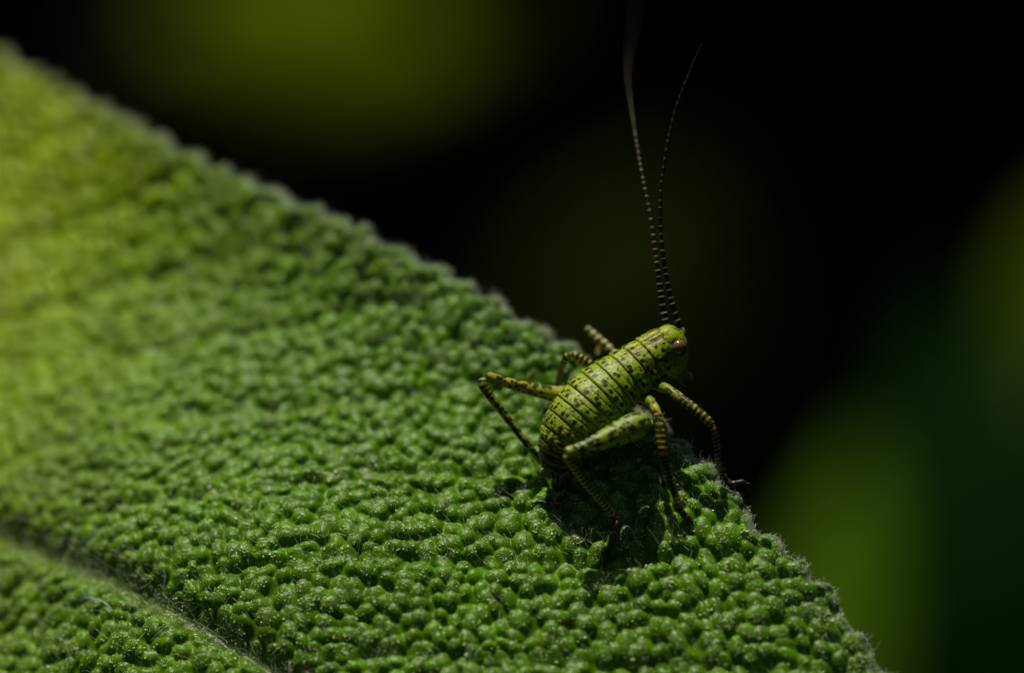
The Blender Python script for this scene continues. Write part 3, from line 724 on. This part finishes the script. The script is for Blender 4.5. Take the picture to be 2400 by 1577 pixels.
def lint():
    pts = [(186, 1408), (198, 1401), (212, 1399), (226, 1404), (240, 1408), (252, 1418), (263, 1431)]
    m, nt, b = material('lint_thread'); b.inputs['Base Color'].default_value = (.40, .62, .72, 1); b.inputs['Roughness'].default_value = .4
    C = np.array([W(V(x, y, leaf_d(x, y) - (.16 if 0 < i < 6 else .01))) for i, (x, y) in enumerate(pts)]); P = np.c_[C, [.006, .010, .012, .010, .013, .012, .006]]
    C, ss = resample(P, .012)
    v, f, _ = tube(C[:, :3], C[:, 3], 8, W(LN))
    o = mesh_object('lint_fibre', v, f, m); o['label'] = 'tiny pale blue lint fibre lying on the leaf beside the midrib crease'; o['category'] = 'fibre'
lint()
# ------------------------------------------------------------------ leaves behind, and unseen shrubs added for shade
def far_leaf(px, py, d, length, width, ldir, nrm, mat, label, name='sage_leaf', curl=.10):
    c = W(V(px, py, d)); n = W(nrm); n /= np.linalg.norm(n); l = W(ldir); l = l - n * (l @ n); l /= np.linalg.norm(l); w = np.cross(n, l)
    na, nb = 60, 25; u = np.linspace(0, 1, na); t = np.linspace(-1, 1, nb); U, T = np.meshgrid(u, t, indexing='ij')
    wid = width / 2 * np.sin(np.pi * np.clip(U, .001, .999) ** .85) ** .75
    h = -curl * width * T ** 2 + .06 * length * np.sin(U * 3.1) + .035 * width * (vnoise(U * 14 + d, T * 6 + 20, 7) - .5) + .02 * width * np.exp(-(T / .1) ** 2) * -1
    P = c + ((U - .5) * length)[..., None] * l + (T * wid)[..., None] * w + h[..., None] * n
    top = P.reshape(-1, 3); bot = (P - n * .5).reshape(-1, 3); m = na * nb
    loop = np.concatenate([np.arange(nb), np.arange(1, na) * nb + nb - 1, (na - 1) * nb + np.arange(nb - 2, -1, -1), np.arange(na - 2, 0, -1) * nb])
    l2 = np.roll(loop, -1)
    f = [np.vstack([grid_quads(na, nb), grid_quads(na, nb, flip=True, off=m), np.stack([loop, loop + m, l2 + m, l2], -1)])]
    foot = c - l * length * .5
    root = thing(name, label, 'leaf', [foot[0], foot[1], GROUND])
    mesh_object('blade', np.vstack([top, bot]), f, mat, root)
    g = np.array([foot[0] - l[0] * 12, foot[1] + 8, GROUND - 3])
    C, s = resample(np.array([foot + l * 2 - n * .3, foot - l * 5 - [0, 0, 2], (foot * .45 + g * .55) + [0, 3, 0], g]), 4.0)
    v, f, _ = tube(C, np.interp(s, [0, s[-1]], [.7, 1.6]), 10, [1, .3, 0]); mesh_object('stem', v, f, M_STEM, root)
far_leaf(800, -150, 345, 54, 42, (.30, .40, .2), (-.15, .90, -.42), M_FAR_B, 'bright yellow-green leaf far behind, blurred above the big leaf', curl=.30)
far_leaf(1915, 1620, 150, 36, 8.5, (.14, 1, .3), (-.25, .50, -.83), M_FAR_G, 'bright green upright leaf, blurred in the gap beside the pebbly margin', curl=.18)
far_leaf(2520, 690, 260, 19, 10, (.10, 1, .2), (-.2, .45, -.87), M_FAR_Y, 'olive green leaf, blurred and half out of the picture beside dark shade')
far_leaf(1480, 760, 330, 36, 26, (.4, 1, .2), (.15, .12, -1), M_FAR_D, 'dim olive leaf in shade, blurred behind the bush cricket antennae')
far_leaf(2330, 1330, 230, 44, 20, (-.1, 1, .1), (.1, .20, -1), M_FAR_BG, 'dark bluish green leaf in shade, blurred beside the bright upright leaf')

def shrub(x, y, rx, ry, hgt, label, seed, group='added shade shrubs behind the leaf'):
    g = np.random.default_rng(seed)
    root = thing('added_shade_shrub', label, 'shrub', [x, y, GROUND], group)
    C, s = resample(np.array([[x, y, GROUND - 3], [x + 3, y + 2, GROUND + hgt * .3], [x - 2, y, GROUND + hgt * .75]], float), 5)
    v, f, _ = tube(C, np.interp(s, [0, s[-1]], [9, 3]), 12, [1, 0, 0]); mesh_object('trunk', v, f, M_STEM, root)
    n = 5200; q = g.normal(size=(n, 3)); q /= np.linalg.norm(q, axis=1)[:, None]; q *= (g.random(n) ** .4)[:, None]
    lump = .82 + .3 * vnoise(q[:, 0] * 2.3 + 9, q[:, 1] * 2.3 + q[:, 2] * 3 + 9, seed)
    p = np.stack([x + q[:, 0] * rx * lump, y + q[:, 1] * ry * lump, GROUND + hgt * .5 + q[:, 2] * hgt * .52 * lump], -1); p[:, 2] = np.maximum(p[:, 2], GROUND + 2)
    l = g.normal(size=(n, 3)) + [0, 0, .4]; l /= np.linalg.norm(l, axis=1)[:, None]; w = np.cross(l, g.normal(size=(n, 3))); w /= np.linalg.norm(w, axis=1)[:, None]; nn_ = np.cross(l, w)
    L = g.uniform(16, 30, n)[:, None] * max(1, hgt / 380); Wd = L * .36
    V6 = np.stack([p - l * L * .5, p - l * L * .1 + w * Wd * .5 + nn_ * L * .05, p + l * L * .25 + w * Wd * .35 + nn_ * L * .04, p + l * L * .5 - nn_ * L * .08, p + l * L * .25 - w * Wd * .35 + nn_ * L * .04, p - l * L * .1 - w * Wd * .5 + nn_ * L * .05, p + l * L * .05], 1).reshape(-1, 3)
    t6 = np.array([(6, 0, 1), (6, 1, 2), (6, 2, 3), (6, 3, 4), (6, 4, 5), (6, 5, 0)])
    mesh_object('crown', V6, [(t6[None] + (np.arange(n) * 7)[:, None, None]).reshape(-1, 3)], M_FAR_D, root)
for i, (x, y, rx, ry, h) in enumerate([(-200, 440, 130, 115, 240), (10, 435, 130, 110, 235), (220, 440, 130, 115, 245), (-400, 430, 140, 120, 250), (420, 430, 150, 120, 255)]):  # out of view, added to keep the sun off the soil behind
    shrub(x, y, rx, ry, h, 'unseen dark sage shrub added behind the blurred leaves to shade the soil', 100 + i)
for i, (x, y, rx, ry, h) in enumerate([(-560, 100, 220, 260, 1000), (560, 100, 230, 270, 1050), (-420, -420, 260, 230, 1050), (430, -430, 260, 230, 1000), (0, -640, 260, 220, 1100)]):  # out of view, added on the other sides to cut the skylight
    shrub(x, y, rx, ry, h, 'tall unseen sage shrub added around the leaf to block skylight', 200 + i, 'added skylight-blocking shrubs around the leaf')
